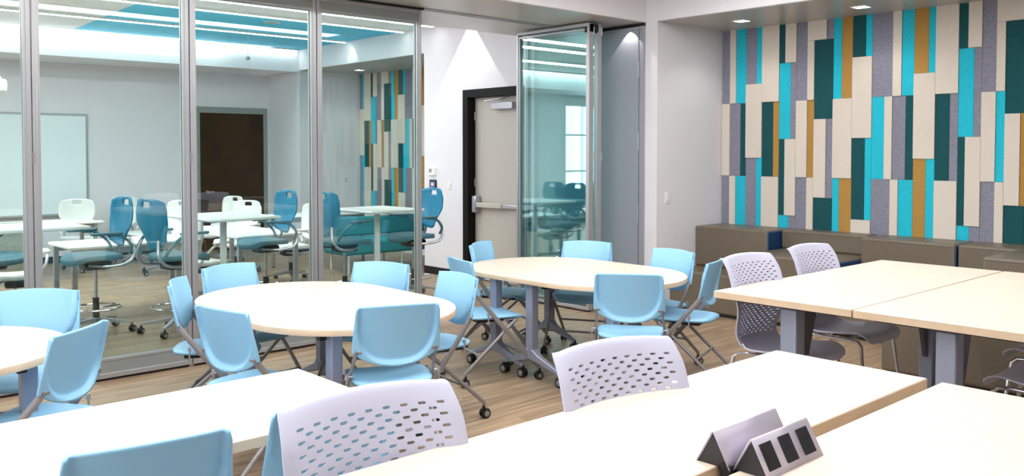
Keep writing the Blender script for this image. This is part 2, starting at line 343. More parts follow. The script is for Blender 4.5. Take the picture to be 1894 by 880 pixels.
# ------------------------------------------------------------------ felt wall covering (pattern stays in one mesh)
RECTS = [(5.519, 5.628, 2.174, 2.975, 'g'), (5.519, 5.628, 1.382, 2.174, 'c'), (5.519, 5.628, 0.7, 1.382, 'g'), (5.444, 5.519, 2.174, 2.975, 'c'), (5.388, 5.519, 1.382, 2.174, 'g'), (5.319, 5.388, 1.382, 2.174, 'd'), (5.444, 5.519, 0.7, 1.382, 'c'), (5.319, 5.444, 0.7, 1.382, 't'), (5.319, 5.444, 2.174, 2.975, 't'), (5.19, 5.319, 2.374, 2.975, 'g'), (5.122, 5.19, 2.374, 2.975, 't'), (5.122, 5.319, 1.58, 2.374, 'c'), (4.919, 5.122, 2.174, 2.975, 'c'), (5.19, 5.319, 0.7, 1.58, 'g'), (5.122, 5.19, 0.7, 1.58, 't'), (4.989, 5.122, 1.382, 2.174, 'd'), (4.919, 4.989, 1.382, 2.174, 'm'), (4.919, 5.122, 0.7, 1.382, 'c'), (4.848, 4.919, 2.572, 2.975, 'd'), (4.722, 4.848, 2.572, 2.975, 'c'), (4.597, 4.722, 2.174, 2.975, 'g'), (4.722, 4.788, 2.174, 2.572, 'g'), (4.722, 4.788, 1.78, 2.174, 'g'), (4.788, 4.919, 1.78, 2.572, 't'), (4.597, 4.722, 1.382, 2.174, 'c'), (4.722, 4.848, 0.98, 1.78, 'c'), (4.848, 4.919, 0.98, 1.78, 'd'), (4.803, 4.919, 0.7, 0.98, 't'), (4.597, 4.722, 0.7, 1.382, 'g'), (4.722, 4.803, 0.7, 0.98, 'g'), (4.39, 4.597, 2.776, 2.975, 'c'), (4.523, 4.597, 2.174, 2.776, 'c'), (4.523, 4.597, 1.382, 2.174, 'm'), (4.32, 4.523, 1.977, 2.776, 'd'), (4.32, 4.39, 2.776, 2.975, 'g'), (4.39, 4.523, 1.18, 1.977, 'c'), (4.523, 4.597, 0.7, 1.382, 'c'), (4.32, 4.39, 1.18, 1.977, 'g'), (4.32, 4.523, 0.7, 1.18, 'd'), (4.232, 4.32, 2.174, 2.975, 't'), (4.12, 4.232, 2.174, 2.975, 'm'), (3.988, 4.12, 2.572, 2.975, 'd'), (3.921, 3.988, 2.572, 2.975, 't'), (3.921, 4.12, 1.78, 2.572, 'c'), (4.12, 4.32, 1.382, 2.174, 'c'), (3.988, 4.12, 0.98, 1.78, 'd'), (3.921, 3.988, 0.98, 1.78, 't'), (3.796, 3.921, 1.382, 2.174, 't'), (4.249, 4.32, 0.7, 1.382, 't'), (4.12, 4.249, 0.7, 1.382, 'm'), (3.921, 4.12, 0.7, 0.98, 'c'), (3.72, 3.921, 2.174, 2.975, 'g'), (3.636, 3.72, 2.174, 2.975, 'c'), (3.522, 3.636, 2.174, 2.975, 't'), (3.39, 3.522, 2.374, 2.975, 'm'), (3.326, 3.39, 2.374, 2.975, 't'), (3.125, 3.326, 2.174, 2.975, 'c'), (3.326, 3.522, 1.58, 2.374, 'c'), (3.72, 3.796, 1.382, 2.174, 'c'), (3.596, 3.72, 1.382, 2.174, 'g'), (3.522, 3.596, 1.382, 2.174, 'd'), (3.734, 3.921, 0.7, 1.382, 'g'), (3.657, 3.734, 0.7, 1.382, 'c'), (3.522, 3.657, 0.7, 1.382, 't'), (3.404, 3.522, 0.7, 1.58, 'm'), (3.326, 3.404, 0.7, 1.58, 't'), (3.198, 3.326, 1.382, 2.174, 'd'), (3.125, 3.198, 1.382, 2.174, 'g'), (3.125, 3.326, 0.7, 1.382, 'c'), (3.045, 3.125, 2.572, 2.975, 'd'), (2.929, 3.045, 2.572, 2.975, 'c'), (2.81, 2.929, 2.174, 2.975, 'g'), (2.929, 2.995, 1.78, 2.572, 'g'), (2.995, 3.125, 1.78, 2.572, 't'), (2.81, 2.929, 1.382, 2.174, 'c'), (2.929, 3.06, 0.98, 1.78, 'c'), (3.06, 3.125, 0.98, 1.78, 'd'), (3.018, 3.125, 0.7, 0.98, 't'), (2.81, 2.929, 0.7, 1.382, 'g'), (2.929, 3.018, 0.7, 0.98, 'g'), (2.598, 2.81, 2.776, 2.975, 'c'), (2.737, 2.81, 2.174, 2.776, 'c'), (2.737, 2.81, 1.382, 2.174, 't'), (2.613, 2.737, 1.18, 1.977, 'c'), (2.737, 2.81, 0.7, 1.382, 'c'), (2.575, 2.737, 1.977, 2.776, 'd'), (2.575, 2.613, 1.18, 1.977, 'm'), (2.575, 2.737, 0.7, 1.18, 'd'), (2.575, 2.598, 2.776, 2.975, 'm')]
def felt(name, rects, label):
    o = MB(); names = 'gcdtm'
    for y0, y1, z0, z1, c in rects:
        t = .026 if c == 'c' else .014
        g = .0012
        o.box(XP - t, XP, y0 + g, y1 - g, z0 + g, z1 - g, names.index(c))
    ob = o.build(name, ['felt_' + c for c in names]); tag(ob, label, 'wall covering'); return ob
def clip(rects, a, b):
    return [(max(y0, a), min(y1, b), z0, z1, c) for y0, y1, z0, z1, c in rects if min(y1, b) - max(y0, a) > .01]
ymin = min(r[0] for r in RECTS)
def tile(rs, k): return [(a - 1.8 * k, b - 1.8 * k, c, d, e) for a, b, c, d, e in rs]
ext = list(RECTS)
for k in (1, 2, 3, 4): ext += clip(tile(clip(RECTS, ymin + .0, ymin + 1.8), k), -9, ymin)
felt('felt_wall_covering', clip(ext, -1.5, 5.62), 'multicoloured felt plank wall covering behind the taupe vinyl seating blocks')
sh = [(a + 7.72, b + 7.72, c, d, e) for a, b, c, d, e in ext]
felt('felt_wall_covering', clip(sh, 9.6, 12.99), 'multicoloured felt plank wall covering seen through the glass partition')

# ------------------------------------------------------------------ lights one can see
def strip(y, x0, x1, label, z=ZC):
    t = thing('linear_light', label, 'ceiling light', ((x0 + x1) / 2, y, z), 0, 'linear ceiling lights')
    L = (x1 - x0) / 2
    MB().box(-L, L, -.03, .03, -.03, 0).build('housing', 'white_plastic', t)
    MB().box(-L + .01, L - .01, -.024, .024, -.036, -.0302).build('diffuser', 'led', t)
strip(9.25, -3.5, 7.05, 'long lit ceiling strip nearest the glass, in front of the teal ceiling field')
strip(9.96, -3.5, 7.08, 'long lit ceiling strip along the near edge of the teal ceiling field')
strip(11.48, -3.5, 7.1, 'long lit ceiling strip crossing the middle of the teal ceiling field')
strip(12.94, -3.5, 7.1, 'long lit ceiling strip along the beam at the far end')
for i, (yy, w_) in enumerate(((4.3, 'nearest the partition'), (2.4, 'second from the partition'), (.5, 'third from the partition'), (-1.5, 'furthest from the partition'))):
    strip(yy, -2.5, 6.5, 'long lit strip in the near room ceiling, ' + w_ + ', out of the photo')
def downlight(x, y, label, power):
    t = thing('downlight', label, 'downlight', (x, y, ZS - .006), 0, 'square recessed downlights')
    o = MB(); a, b = .075, .06
    o.box(-a, a, -a, -b, -.006, 0); o.box(-a, a, b, a, -.006, 0); o.box(-a, -b, -b, b, -.006, 0); o.box(b, a, -b, b, -.006, 0)
    o.build('trim_ring', 'white_plastic', t); MB().box(-b, b, -b, b, -.0045, 0).build('lens', 'down', t)
    s_ = spot('downlight_lamp', (0, 0, -.02), power, 130, .6, .05); s_.parent = t
downlight(7.75, 5.02, 'square lit downlight nearest the white column in the alcove soffit', 9)
downlight(7.81, 3.80, 'square lit downlight at the top edge of the photo above the felt wall', 9)
downlight(7.82, 12.23, 'square lit downlight in the soffit behind the glass partition', 9)

# ------------------------------------------------------------------ glass partition
struct(MB().box(-4.2, 4.9, YG - .045, YG + .045, 2.955, ZS - .006).build('trim_3', 'dark_gap'))
o = MB(); o.box(4.9, 7.1, YG - .05, YG - .02, ZS - .014, ZS - .006); o.box(4.9, 7.1, YG + .02, YG + .05, ZS - .014, ZS - .006)
struct(o.build('trim_4', 'alu'))
def panel(label, loc, rz, W, glass, group, band=True):
    t = thing('glass_partition_panel', label, 'glass partition', loc, rz, group)
    T = .034; F = .03; H = 2.955
    o = MB()
    o.box(0, F, -T, T, .02, H); o.box(W - F, W, -T, T, .02, H); o.box(F, W - F, -T, T, .02, .055); o.box(F, W - F, -T, T, H - .033, H)
    o.build('frame', 'alu', t, bevel=.003)
    z0, z1 = (.14, 2.85) if band else (.075, H - .05)
    if band:
        MB().box(F, W - F, -.024, .024, .055, .14).build('bottom_rail', 'alu_band', t)
        MB().box(F, W - F, -.024, .024, 2.85, H - .033).build('top_rail', 'alu_band', t)
    b = .018; o = MB()
    for s in (-1, 1):
        y0, y1 = sorted((s * .008, s * .028))
        o.box(F, W - F, y0, y1, z0, z0 + b); o.box(F, W - F, y0, y1, z1 - b, z1)
        o.box(F, F + b, y0, y1, z0 + b, z1 - b); o.box(W - F - b, W - F, y0, y1, z0 + b, z1 - b)
    o.build('glazing_bead', 'alu', t)
    MB().box(F, W - F, -.006, .006, z0, z1).build('glass_pane', glass, t)
    MB().box(.02, W - .02, -.02, .02, .004, .02).build('floor_seal', 'dark_gap', t)
    for z in (.5, 1.6, 2.88): MB().cyl((0, -T - .003, z - .04), (0, -T - .003, z + .04), .006, n=8).build('hinge', 'steel', t)
    return t
xe = [-.57, .52, 1.61, 2.695, 3.785, 4.88]
labs = ['glass partition panel at the left edge of the photo', 'glass partition panel in front of the whiteboard, second from the left',
        'glass partition panel in front of the brown door', 'last glass partition panel, ending at the open gap beside the white wall']
for i in range(1, 5): panel(labs[i - 1], (xe[i] + .004, YG, 0), 0, xe[i + 1] - xe[i] - .008, 'glass', 'glass partition panels in the run')
lf = panel('reflective folded glass panel standing open in front of the beige door', (6.634, 6.06, 0), pi / 2, 1.09, 'glass_leaf', None, False)
l2 = panel('second folded glass panel, seen edge-on between the open leaf and the grey panel', (6.755, 6.06, 0), pi / 2, 1.09, 'glass_leaf', None, False)
o = MB(); o.box(.0, .07, -.11, .03, 2.86, 2.952); o.build('carrier_block', 'black', lf, bevel=.006)
# grey pocket panel
t = thing('pocket_panel', 'tall grey panel with a piano hinge beside the white column', 'panel', (XA - .02, 5.78, 0))
MB().box(-.015, .015, .065, 1.62, .02, 2.925).build('leaf', 'grey_panel', t, bevel=.002)
MB().box(-.012, .018, 0, .055, .02, 2.945).build('jamb_strip', 'grey_panel', t, bevel=.002)
for z in (.25, 1.0, 1.75, 2.5): MB().cyl((-.017, .06, z - .09), (-.017, .06, z + .09), .006, n=8).build('hinge', 'steel', t)
MB().box(-.01, .0195, .0, 1.62, 2.945, 2.972).build('top_gap', 'dark_gap', t)

# ------------------------------------------------------------------ small things on walls and ceiling
t = thing('thermostat', 'small white thermostat on the white wall above the black control panel', 'thermostat', (XA, 9.396, 1.38))
MB().box(-.03, 0, -.07, .07, -.055, .055).build('case', 'white_plastic', t, bevel=.006)
MB().box(-.0315, -.029, -.005, .052, -.012, .035).build('display', 'alu_band', t)
t = thing('control_panel', 'black wall control panel with a small lit screen', 'control panel', (XA, 9.386, 1.206))
MB().box(-.02, 0, -.075, .075, -.065, .065).build('case', 'black', t, bevel=.01)
MB().box(-.0215, -.019, -.05, .05, -.04, .042).build('screen', 'screen', t)
MB().box(-.0225, -.021, -.025, .025, -.012, .018).build('icon', 'white_plastic', t)
def plate(name, label, cat, loc, rz, what):
    t = thing(name, label, cat, loc, rz)
    MB().box(-.036, .036, -.007, 0, -.058, .058).build('cover_plate', 'white_plastic', t, bevel=.002)
    if what == 'switch': MB().box(-.017, .017, -.011, -.0072, -.033, .033).build('rocker', 'white_plastic', t, bevel=.002)
    else:
        o = MB()
        for z in (-.02, .02): o.box(-.016, .016, -.009, -.0072, z - .014, z + .014)
        o.build('socket_face', 'alu', t, bevel=.003)
plate('light_switch', 'white rocker light switch on the wall left of the black door frame', 'light switch', (XA, 9.036, 1.209), -pi / 2, 'switch')
plate('light_switch', 'white light switch on the alcove side wall beside the white column', 'light switch', (7.33, YS, 1.17), 0, 'switch')
plate('wall_outlet', 'white wall plate on the far alcove wall seen through the glass', 'wall outlet', (8.02, 13.0, 1.16), 0, 'outlet')
t = thing('whiteboard', 'large whiteboard on the back wall of the room behind the glass', 'whiteboard', (2.95, 14.06, .70))
o = MB(); L = 1.24
o.box(-L, L, -.025, 0, 0, .03); o.box(-L, L, -.025, 0, 1.48, 1.51); o.box(-L, -L + .03, -.025, 0, .03, 1.48); o.box(L - .03, L, -.025, 0, .03, 1.48)
o.build('frame', 'alu', t); MB().box(-L + .03, L - .03, -.015, -.001, .03, 1.48).build('writing_surface', 'board', t)
MB().box(-1.0, 1.0, -.07, -.025, .0, .015).build('pen_tray', 'alu', t)
t = thing('projector', 'white ceiling projector hanging at the left edge behind the glass', 'projector', (2.42, 12.2, 2.36))
MB().box(-.26, .26, -.2, .2, 0, .17).build('body', 'white_plastic', t, bevel=.04, seg=3)
MB().box(-.2, .2, -.16, .16, .17, .2).build('top_cover', 'white_plastic', t, bevel=.01)
MB().cyl((-.1, -.2, .08), (-.1, -.235, .08), .05).build('lens', 'black', t)
MB().cyl((0, 0, .2), (0, 0, ZC - 2.36), .02).build('ceiling_pole', 'white_plastic', t)
t = thing('smoke_detector', 'round white smoke detector on the ceiling behind the glass', 'smoke detector', (3.02, 10.48, ZC))
MB().lathe([(0, 0), (.09, 0), (.09, -.02), (.06, -.045), (0, -.05)], 24).build('cover', 'white_plastic', t)
MB().lathe([(0, 0), (.02, 0), (.02, -.006), (0, -.006)], 12, (0, 0, -.049)).build('sensor_cap', 'vent', t)
t = thing('pull_cord', 'thin pull cord with a small ball hanging below the teal ceiling', 'pull cord', (5.33, 11.07, ZC))
MB().tube([(0, 0, 0), (0, 0, -.4)], .004, 6).build('cord', 'alu', t)
MB().lathe([(0, .03), (.022, .02), (.03, 0), (.022, -.02), (0, -.03)], 14, (0, 0, -.42)).build('ball', 'alu_band', t)
t = thing('ceiling_speaker', 'flat round white ceiling speaker in the teal ceiling field', 'ceiling speaker', (5.36, 10.44, ZC - .006))
MB().lathe([(.1, 0), (.1, -.008), (.08, -.008)], 24).build('rim', 'vent', t)
MB().lathe([(.08, -.006), (0, -.006)], 24).build('grille', 'alu', t)
# ------------------------------------------------------------------ seating blocks along the felt wall
def block(label, x0, x1, y0, y1, z0, z1, navy=False, group=None, name='seat_block'):
    t = thing(name, label, 'bench seat', ((x0 + x1) / 2, (y0 + y1) / 2, z0), 0, group)
    a, b, h = (x1 - x0) / 2, (y1 - y0) / 2, z1 - z0
    e = 0.006 if navy else 0
    MB().box(-a, a, -b + e, b, .0 if z0 > .1 else .03, h).build('cushion', 'vinyl', t, bevel=.022, seg=4)
    if navy: MB().box(-a + .012, a - .012, -b, -b + .03, .012, h - .015).build('end_panel', 'navy', t, bevel=.01)
    o = MB(); k = .004
    o.tube([(-a - 0 + .001, -b + .02, h - .022), (-a + .001, b - .02, h - .022)], k, 6); o.build('seam_piping', 'vinyl', t)
    if z0 < .1: MB().box(-a + .03, a - .03, -b + .03, b - .03, 0, .03).build('plinth', 'black', t)
    return t
def back(*a, **k): k['name'] = 'back_block'; return block(*a, **k)
block('low taupe vinyl seat block beside the white alcove wall', 7.37, 8.29, 4.735, 5.62, 0, .425)
back('large taupe back block beside the alcove wall with a navy end', 7.81, 8.29, 4.74, 5.62, .425, .853, True)
block('taller taupe seat block in the middle with a navy end above the table corner', 7.39, 8.29, 3.80, 4.732, 0, .66, True)
back('narrow taupe back block set back behind the second grey stool', 8.05, 8.29, 3.83, 4.732, .66, .853)
block('low taupe seat block hidden mostly behind the right-hand tall table', 7.37, 8.29, 2.95, 3.795, 0, .425)
back('taupe back block above the far corner of the tall table', 7.85, 8.29, 2.955, 3.80, .425, .853, True)
block('low taupe corner seat block under the felt wall at the right edge', 7.372, 8.29, 1.3, 2.945, 0, .425)
back('taupe back block against the wall at the right edge of the photo', 7.85, 8.29, 1.4, 2.94, .425, .853)
back('taupe return block standing forward of the others at the right edge', 7.08, 7.845, 1.3, 2.475, .425, .853)
block('low taupe seat block seen under the tall table between its legs', 6.375, 7.368, 1.3, 2.92, 0, .425)

# ------------------------------------------------------------------ tables
def caster(parent, x, y, r=.034, z=0, name='caster', ang=0):
    o = MB()
    for s in (-1, 1):
        c0 = Vector((s * .010, 0, r)); c1 = Vector((s * .024, 0, r))
        o.cyl(c0, c1, r, r * .93, 14)
        o.cur = 1; o.cyl((s * .0235, 0, r), (s * .0255, 0, r), r * .62, r * .55, 12); o.cur = 0
    o.cyl((-.01, 0, r), (.01, 0, r), r * .55, n=10)
    o.cyl((0, .008, r), (0, .008, r * 2 + .02), .009, n=8)
    o.grid(lambda u, v: (-.013 + .026 * u, (r + .004) * cos(pi * .1 + v * pi * .8), r + (r + .004) * sin(pi * .1 + v * pi * .8)), 1, 8)
    o.xf(Matrix.Translation((x, y, z)) @ Matrix.Rotation(ang, 4, 'Z'))
    return o.build(name, ['black', 'grey_metal'], parent)
def tleg(t, x, y, H, fa=.30, along='y', ob=0.062, cast=True):
    """single column leg with a spreading foot on two casters"""
    o = MB()
    o.box(x - .034, x + .034, y - .034, y + .034, .16, H)
    for s in (-1, 1):
        P = [Vector((x, y, .20)), Vector((x, y + s * .07, .165)), Vector((x, y + s * fa, .088))] if along == 'y' else \
            [Vector((x, y, .20)), Vector((x + s * .07, y, .165)), Vector((x + s * fa, y, .088))]
        o.bar(P, .028, .024, up=(0, 0, 1), scale=[1.6, 1.0, .5])
    l = o.build('leg', 'table_leg', t, bevel=.008)
    for s in (-1, 1):
        if along == 'y': caster(l, x, y + s * (fa - .01), .036)
        else: caster(l, x + s * (fa - .01), y, .036)
    return l
def dhalf(name, label, loc, rz, depth, legs, group):
    """half of a long rounded table: straight side on local y=0, semicircle end towards -y"""
    t = thing(name, label, 'table', loc, rz, group)
    R = .612; st = depth - R
    poly = [(R, -.003), (-R, -.003)] + [(-R, -st)] + [(x, y - st) for x, y in arc(0, 0, R, 180, 360, 36)]
    MB().prism(poly, .705, .74).build('tabletop', 'laminate', t, bevel=.002, seg=1)
    e = MB(); ring = [(p[0] * 1.0, p[1]) for p in poly[1:]] + [poly[0]]
    k = len(ring); vs = []
    for i, (x, y) in enumerate(ring):
        d = Vector((x, y + st)) if y < -st else Vector((math.copysign(R, x), 0)); d.normalize()
        for q, z in ((0.0004, .706), (0.0016, .7065), (.0016, .7365), (0.0004, .738)): vs.append((x + d.x * q, y + d.y * q, z))
    fs = [(i * 4 + j, (i + 1) * 4 + j, (i + 1) * 4 + j + 1, i * 4 + j + 1) for i in range(k - 1) for j in range(3)]
    e.add(vs, fs); e.build('edge_band', 'edge', t)
    o = MB()
    o.box(-.5, .5, -.30, -.26, .665, .705); o.box(-.40, .40, -depth + .30, -depth + .26, .665, .705); o.box(-.03, .03, -depth + .3, -.28, .675, .705)
    o.build('under_frame', 'dark_metal', t)
    for x, y in legs: tleg(t, x, y, .705)
    return t
def longtable(cx, cy, rz, l1, l2, gname):
    # seam is a little past the middle as in the photo
    ca, sa = cos(rz), sin(rz); off = .10
    p = (cx - sa * off, cy + ca * off)
    a = dhalf('conference_table', l1, (p[0], p[1], 0), rz, .92 + off, [(-.525, -.19), (.5, -.28), (-.33, -.78)], gname)
    b = dhalf('conference_table', l2, (p[0], p[1], 0), rz + pi, .92 - off, [(.525, -.20), (-.35, -.51)], gname)
    return a, b
longtable(2.715, 4.67, 0, 'near half of the rounded maple table in the middle left of the photo', 'far half of the rounded maple table in the middle left of the photo', 'rounded table halves')
longtable(4.865, 4.625, 0, 'near half of the rounded maple table in front of the folded glass panel', 'far half of the rounded maple table in front of the folded glass panel', 'rounded table halves')
longtable(.36, 4.72, pi / 2, 'rounded maple table end at the left edge of the photo', 'other half of the left-edge rounded table, out of the photo', 'rounded table halves')

def recttable(label, x0, x1, y0, y1, H, group, tall=True):
    t = thing('tall_table' if tall else 'rectangular_table', label, 'table', ((x0 + x1) / 2, (y0 + y1) / 2, 0), 0, group)
    a, b = (x1 - x0) / 2, (y1 - y0) / 2; g = .003
    MB().box(-a, a, -b + g, b - g, H - .036, H).build('tabletop', 'laminate', t, bevel=.002, seg=1)
    o = MB(); q = .0014
    for X in (-a, a):
        x_0, x_1 = (X - q, X) if X < 0 else (X, X + q)
        o.box(x_0, x_1, -b + g, b - g, H - .0355, H - .0025)
    for Y in (-b + g, b - g):
        y_0, y_1 = (Y - q, Y) if Y < 0 else (Y, Y + q)
        o.box(-a, a, y_0, y_1, H - .0355, H - .0025)
    o.build('edge_band', 'edge', t)
    MB().box(-a + .2, a - .2, -.035, .035, H - .075, H - .037).box(-a + .1, -a + .2, -b + .06, b - .06, H - .06, H - .037).box(a - .2, a - .1, -b + .06, b - .06, H - .06, H - .037).build('under_frame', 'dark_metal', t)
    for s in (-1, 1):
        x = s * (a - .14)
        o = MB(); o.box(x - .045, x + .045, -.045, .045, .12, H - .06)
        for k in (-1, 1): o.bar([(x, 0, .15), (x, k * .1, .13), (x, k * (b - .06), .088)], .03, .03, up=(0, 0, 1), scale=[1.4, 1, .6])
        l = o.build('leg', 'table_leg', t, bevel=.008)
        o = MB(); xi = x - s * .047; xe_ = x - s * .24; z1 = H - .04
        vs = [(xi, y, z) for y in (-.012, .012) for z in (z1, .35)] + [(xe_, y, z1) for y in (-.012, .012)] + [(xi - s * .012, y, .35) for y in (-.012, .012)]
        # tapering blade that braces the top
        o.add([(xi, -.012, .35), (xi, .012, .35), (xi - s * .015, .012, .35), (xi - s * .015, -.012, .35), (xi, -.012, z1), (xi, .012, z1), (xe_, .012, z1), (xe_, -.012, z1)],
              [(0, 1, 2, 3), (4, 7, 6, 5), (0, 4, 5, 1), (3, 2, 6, 7), (1, 5, 6, 2), (0, 3, 7, 4)])
        o.build('brace', 'brace', l)
        for k in (-1, 1): caster(l, x, k * (b - .07), .036)
    return t
HT = .914
recttable('tall maple table in front of the two grey stools, its left end towards the camera', 3.90, 5.85, 1.925, 2.685, HT, 'tall maple tables')
recttable('tall maple table at the right edge of the photo, pushed against its neighbour', 3.90, 5.85, 1.16, 1.92, HT, 'tall maple tables')
recttable('tall maple table in the foreground carrying the rear half of the power unit', .95, 2.90, 1.172, 1.722, HT, 'tall maple tables')
recttable('tall maple table at the bottom right corner under the outlets of the power unit', .93, 2.885, .575, 1.125, HT, 'tall maple tables')
recttable('lower maple table at the bottom left behind the perforated grey stool', -.03, 1.80, 2.59, 3.302, .74, None, False)

# power unit astride the gap between the two foreground tables
def tent(t, name, y0, w_, h, x0, x1):
    """folded sheet: an upside-down V whose ridge runs along x"""
    P = [(y0, 0)] + [(y0 + w_ * .5 - .004, h - .003), (y0 + w_ * .5, h), (y0 + w_ * .5 + .004, h - .003)] + [(y0 + w_, 0)]
    o = MB(); o.grid(lambda u, v: (x0 + (x1 - x0) * u, P[int(round(v * 4))][0], P[int(round(v * 4))][1]), 1, 4)
    return o.build(name, 'power_alu', t, solid=.003, off=-1, angle=30), P
M['power_alu'] = mat('lilac_grey_anodised', (196, 190, 206), .35, .25)
pu = thing('desktop_power_unit', 'silver twin-peaked power unit with black outlets on the foreground table', 'power unit', (1.70, 1.148, HT))
tent(pu, 'rear_hood', -.0125, .095, .082, .018, .290)
f, P = tent(pu, 'front_hood', -.107, .095, .082, .03, .275)
for y0, xa, xb in ((-.0125, .022, .286), (-.107, .034, .271)):
    tri = [(y0 + .004, .0), (y0 + .0475, .076), (y0 + .091, .0)]
    for x in (xa, xb - .004):
        o = MB(); o.add([(x, y, z) for y, z in tri] + [(x + .004, y, z) for y, z in tri], [(0, 1, 2), (5, 4, 3), (0, 3, 4, 1), (1, 4, 5, 2), (2, 5, 3, 0)]); o.build('end_cap', 'black', pu)
MB().box(.02, .27, -.014, .014, -.05, .01).build('clamp_spine', 'black', pu)
# outlets lie on the camera-facing slope
sl = math.atan2(.079, .0435); base = Vector((0, -.107, 0))
def onslope(o):
    return o.xf(Matrix.Translation((0, -.107, 0)) @ Matrix.Rotation(sl, 4, 'X') @ Matrix.Translation((0, 0, .0015)))
for i, cx in enumerate((.068, .148, .228)):
    o = MB(); o.box(cx - .024, cx + .024, .016, .078, -.001, .002)
    k = onslope(o).build('outlet', 'dark_metal' if i else 'black', f, bevel=.001)
    o = MB()
    if i:
        o.box(cx - .010, cx - .007, .044, .058, .0021, .0026); o.box(cx + .006, cx + .009, .045, .057, .0021, .0026); o.cyl((cx - .0, .033, .0018), (cx, .033, .0026), .0045, n=12)
        o2 = onslope(o); ob = o2.build('socket_slots', 'black', f)
    else:
        o.box(cx - .016, cx + .016, .024, .070, .0021, .0026); onslope(o).build('open_port', 'black', f)

# ------------------------------------------------------------------ light blue nesting chair
def blue_chair(label):
    t = thing('nesting_chair', label, 'chair', (0, 0, 0), 0, 'light blue nesting chairs')
    HW = .228; ZT = .88; ZB = .562; ZE = .640
    def zb(u):
        a = abs(u)
        return ZB + (ZE - .008 - ZB) * (.45 * (a / .92) ** 2 + .55 * (1 - sqrt(1 - min(a / .92, 1) ** 2))) if a < .92 else ZE - .008
    def zt(u):
        a = abs(u); z = ZT - .010 * a * a
        if a > .90: z -= .030 * (1 - sqrt(max(0, 1 - ((a - .90) / .10) ** 2)))
        return z
    def surf(i, j):
        u = -1 + 2 * i
        u = math.copysign(abs(u) ** .75, u)
        z0, z1 = zb(u), zt(u); z = z0 + (z1 - z0) * j
        k = (z - ZB) / (ZT - ZB)
        wv = HW * (1.0 - .05 * sstep(.3, 1, k))
        x = u * wv
        y = -.255 - .075 * k ** 1.2 + .05 * abs(u) ** 2.2
        # dished middle with a rim, as the rear shows
        e = (abs(u) / .95) ** 2.8 + (abs(z - ZT) / (ZT - ZB - .012)) ** 2.8
        y += .028 * sstep(1.03, .82, e)
        return (x, y, z)
    MB().grid(surf, 48, 36).build('backrest', 'blue', t, solid=.011, off=1, angle=50)
    # seat with waterfall front
    def seat(i, j):
        a = 2 * pi * i
        r = j
        ca, sa = cos(a), sin(a); n = 3.4
        q = (abs(ca) ** n + abs(sa) ** n) ** (-1 / n)
        x = ca * q * r; y = sa * q * r
        X = x * (.205 + .018 * (y * .5 + .5)); Y = -.035 + y * .245
        z = .474 - .010 * (1 - x * x) * (1 - y * y) - .040 * sstep(.55, 1.0, y) ** 1.5 - .006 * sstep(.9, 1, r)
        return (X, Y, z)
    MB().grid(seat, 48, 12).build('seat', 'blue', t, solid=.016, off=0, angle=60)
    o = MB(); o.box(-.16, .16, -.20, .12, .432, .452); o.box(-.205, .205, .045, .075, .428, .448); o.build('seat_pan', 'dark_metal', t, bevel=.006)
    for s in (-1, 1):
        x = s * .228
        o = MB(); P = [(s * .206, -.226, .652), (s * .208, -.210, .62), (s * .222, -.09, .475), (s * .236, .10, .26), (s * .238, .245, .098), (s * .238, .25, .085)]
        o.sweep(P, [(.008 * cos(q), .017 * sin(q)) for q in [2 * pi * k / 10 for k in range(10)]], up=(1, 0, 0))
        l = o.build('front_leg', 'grey_metal', t)
        caster(l, s * .238, .252, .030)
        o = MB(); o.tube([(s * .212, .085, .446), (s * .214, .03, .405), (s * .216, -.31, .10), (s * .216, -.318, .08)], .0125, 10)
        l2 = o.build('rear_leg', 'grey_metal', t)
        caster(l2, s * .216, -.32, .030)
        o = MB(); o.tube([(s * .222, -.02, .452), (s * .246, -.01, .455), (s * .248, .10, .462), (s * .222, .11, .456)], .004, 6)
        o.build('pivot_bracket', 'grey_metal', t)
        o = MB(); o.cyl((s * .213, -.222, .642), (s * .18, -.232, .642), .010, n=10); o.build('back_bracket', 'grey_metal', t)
        o = MB(); o.cyl((s * .243, -.15, .49), (s * .243, -.15, .515), .010, .008, 10); o.cyl((s * .243, -.15, .435), (s * .243, -.15, .49), .0045, n=8); o.cyl((s * .218, -.15, .502), (s * .245, -.15, .502), .005, n=8)
        o.build('nesting_hook', 'alu', t)
    MB().cyl((-.214, -.20, .21), (.214, -.20, .21), .009, n=8).build('cross_bar', 'grey_metal', t); MB().cyl((-.236, .17, .185), (.236, .17, .185), .009, n=8).build('cross_bar', 'grey_metal', t)
    return t
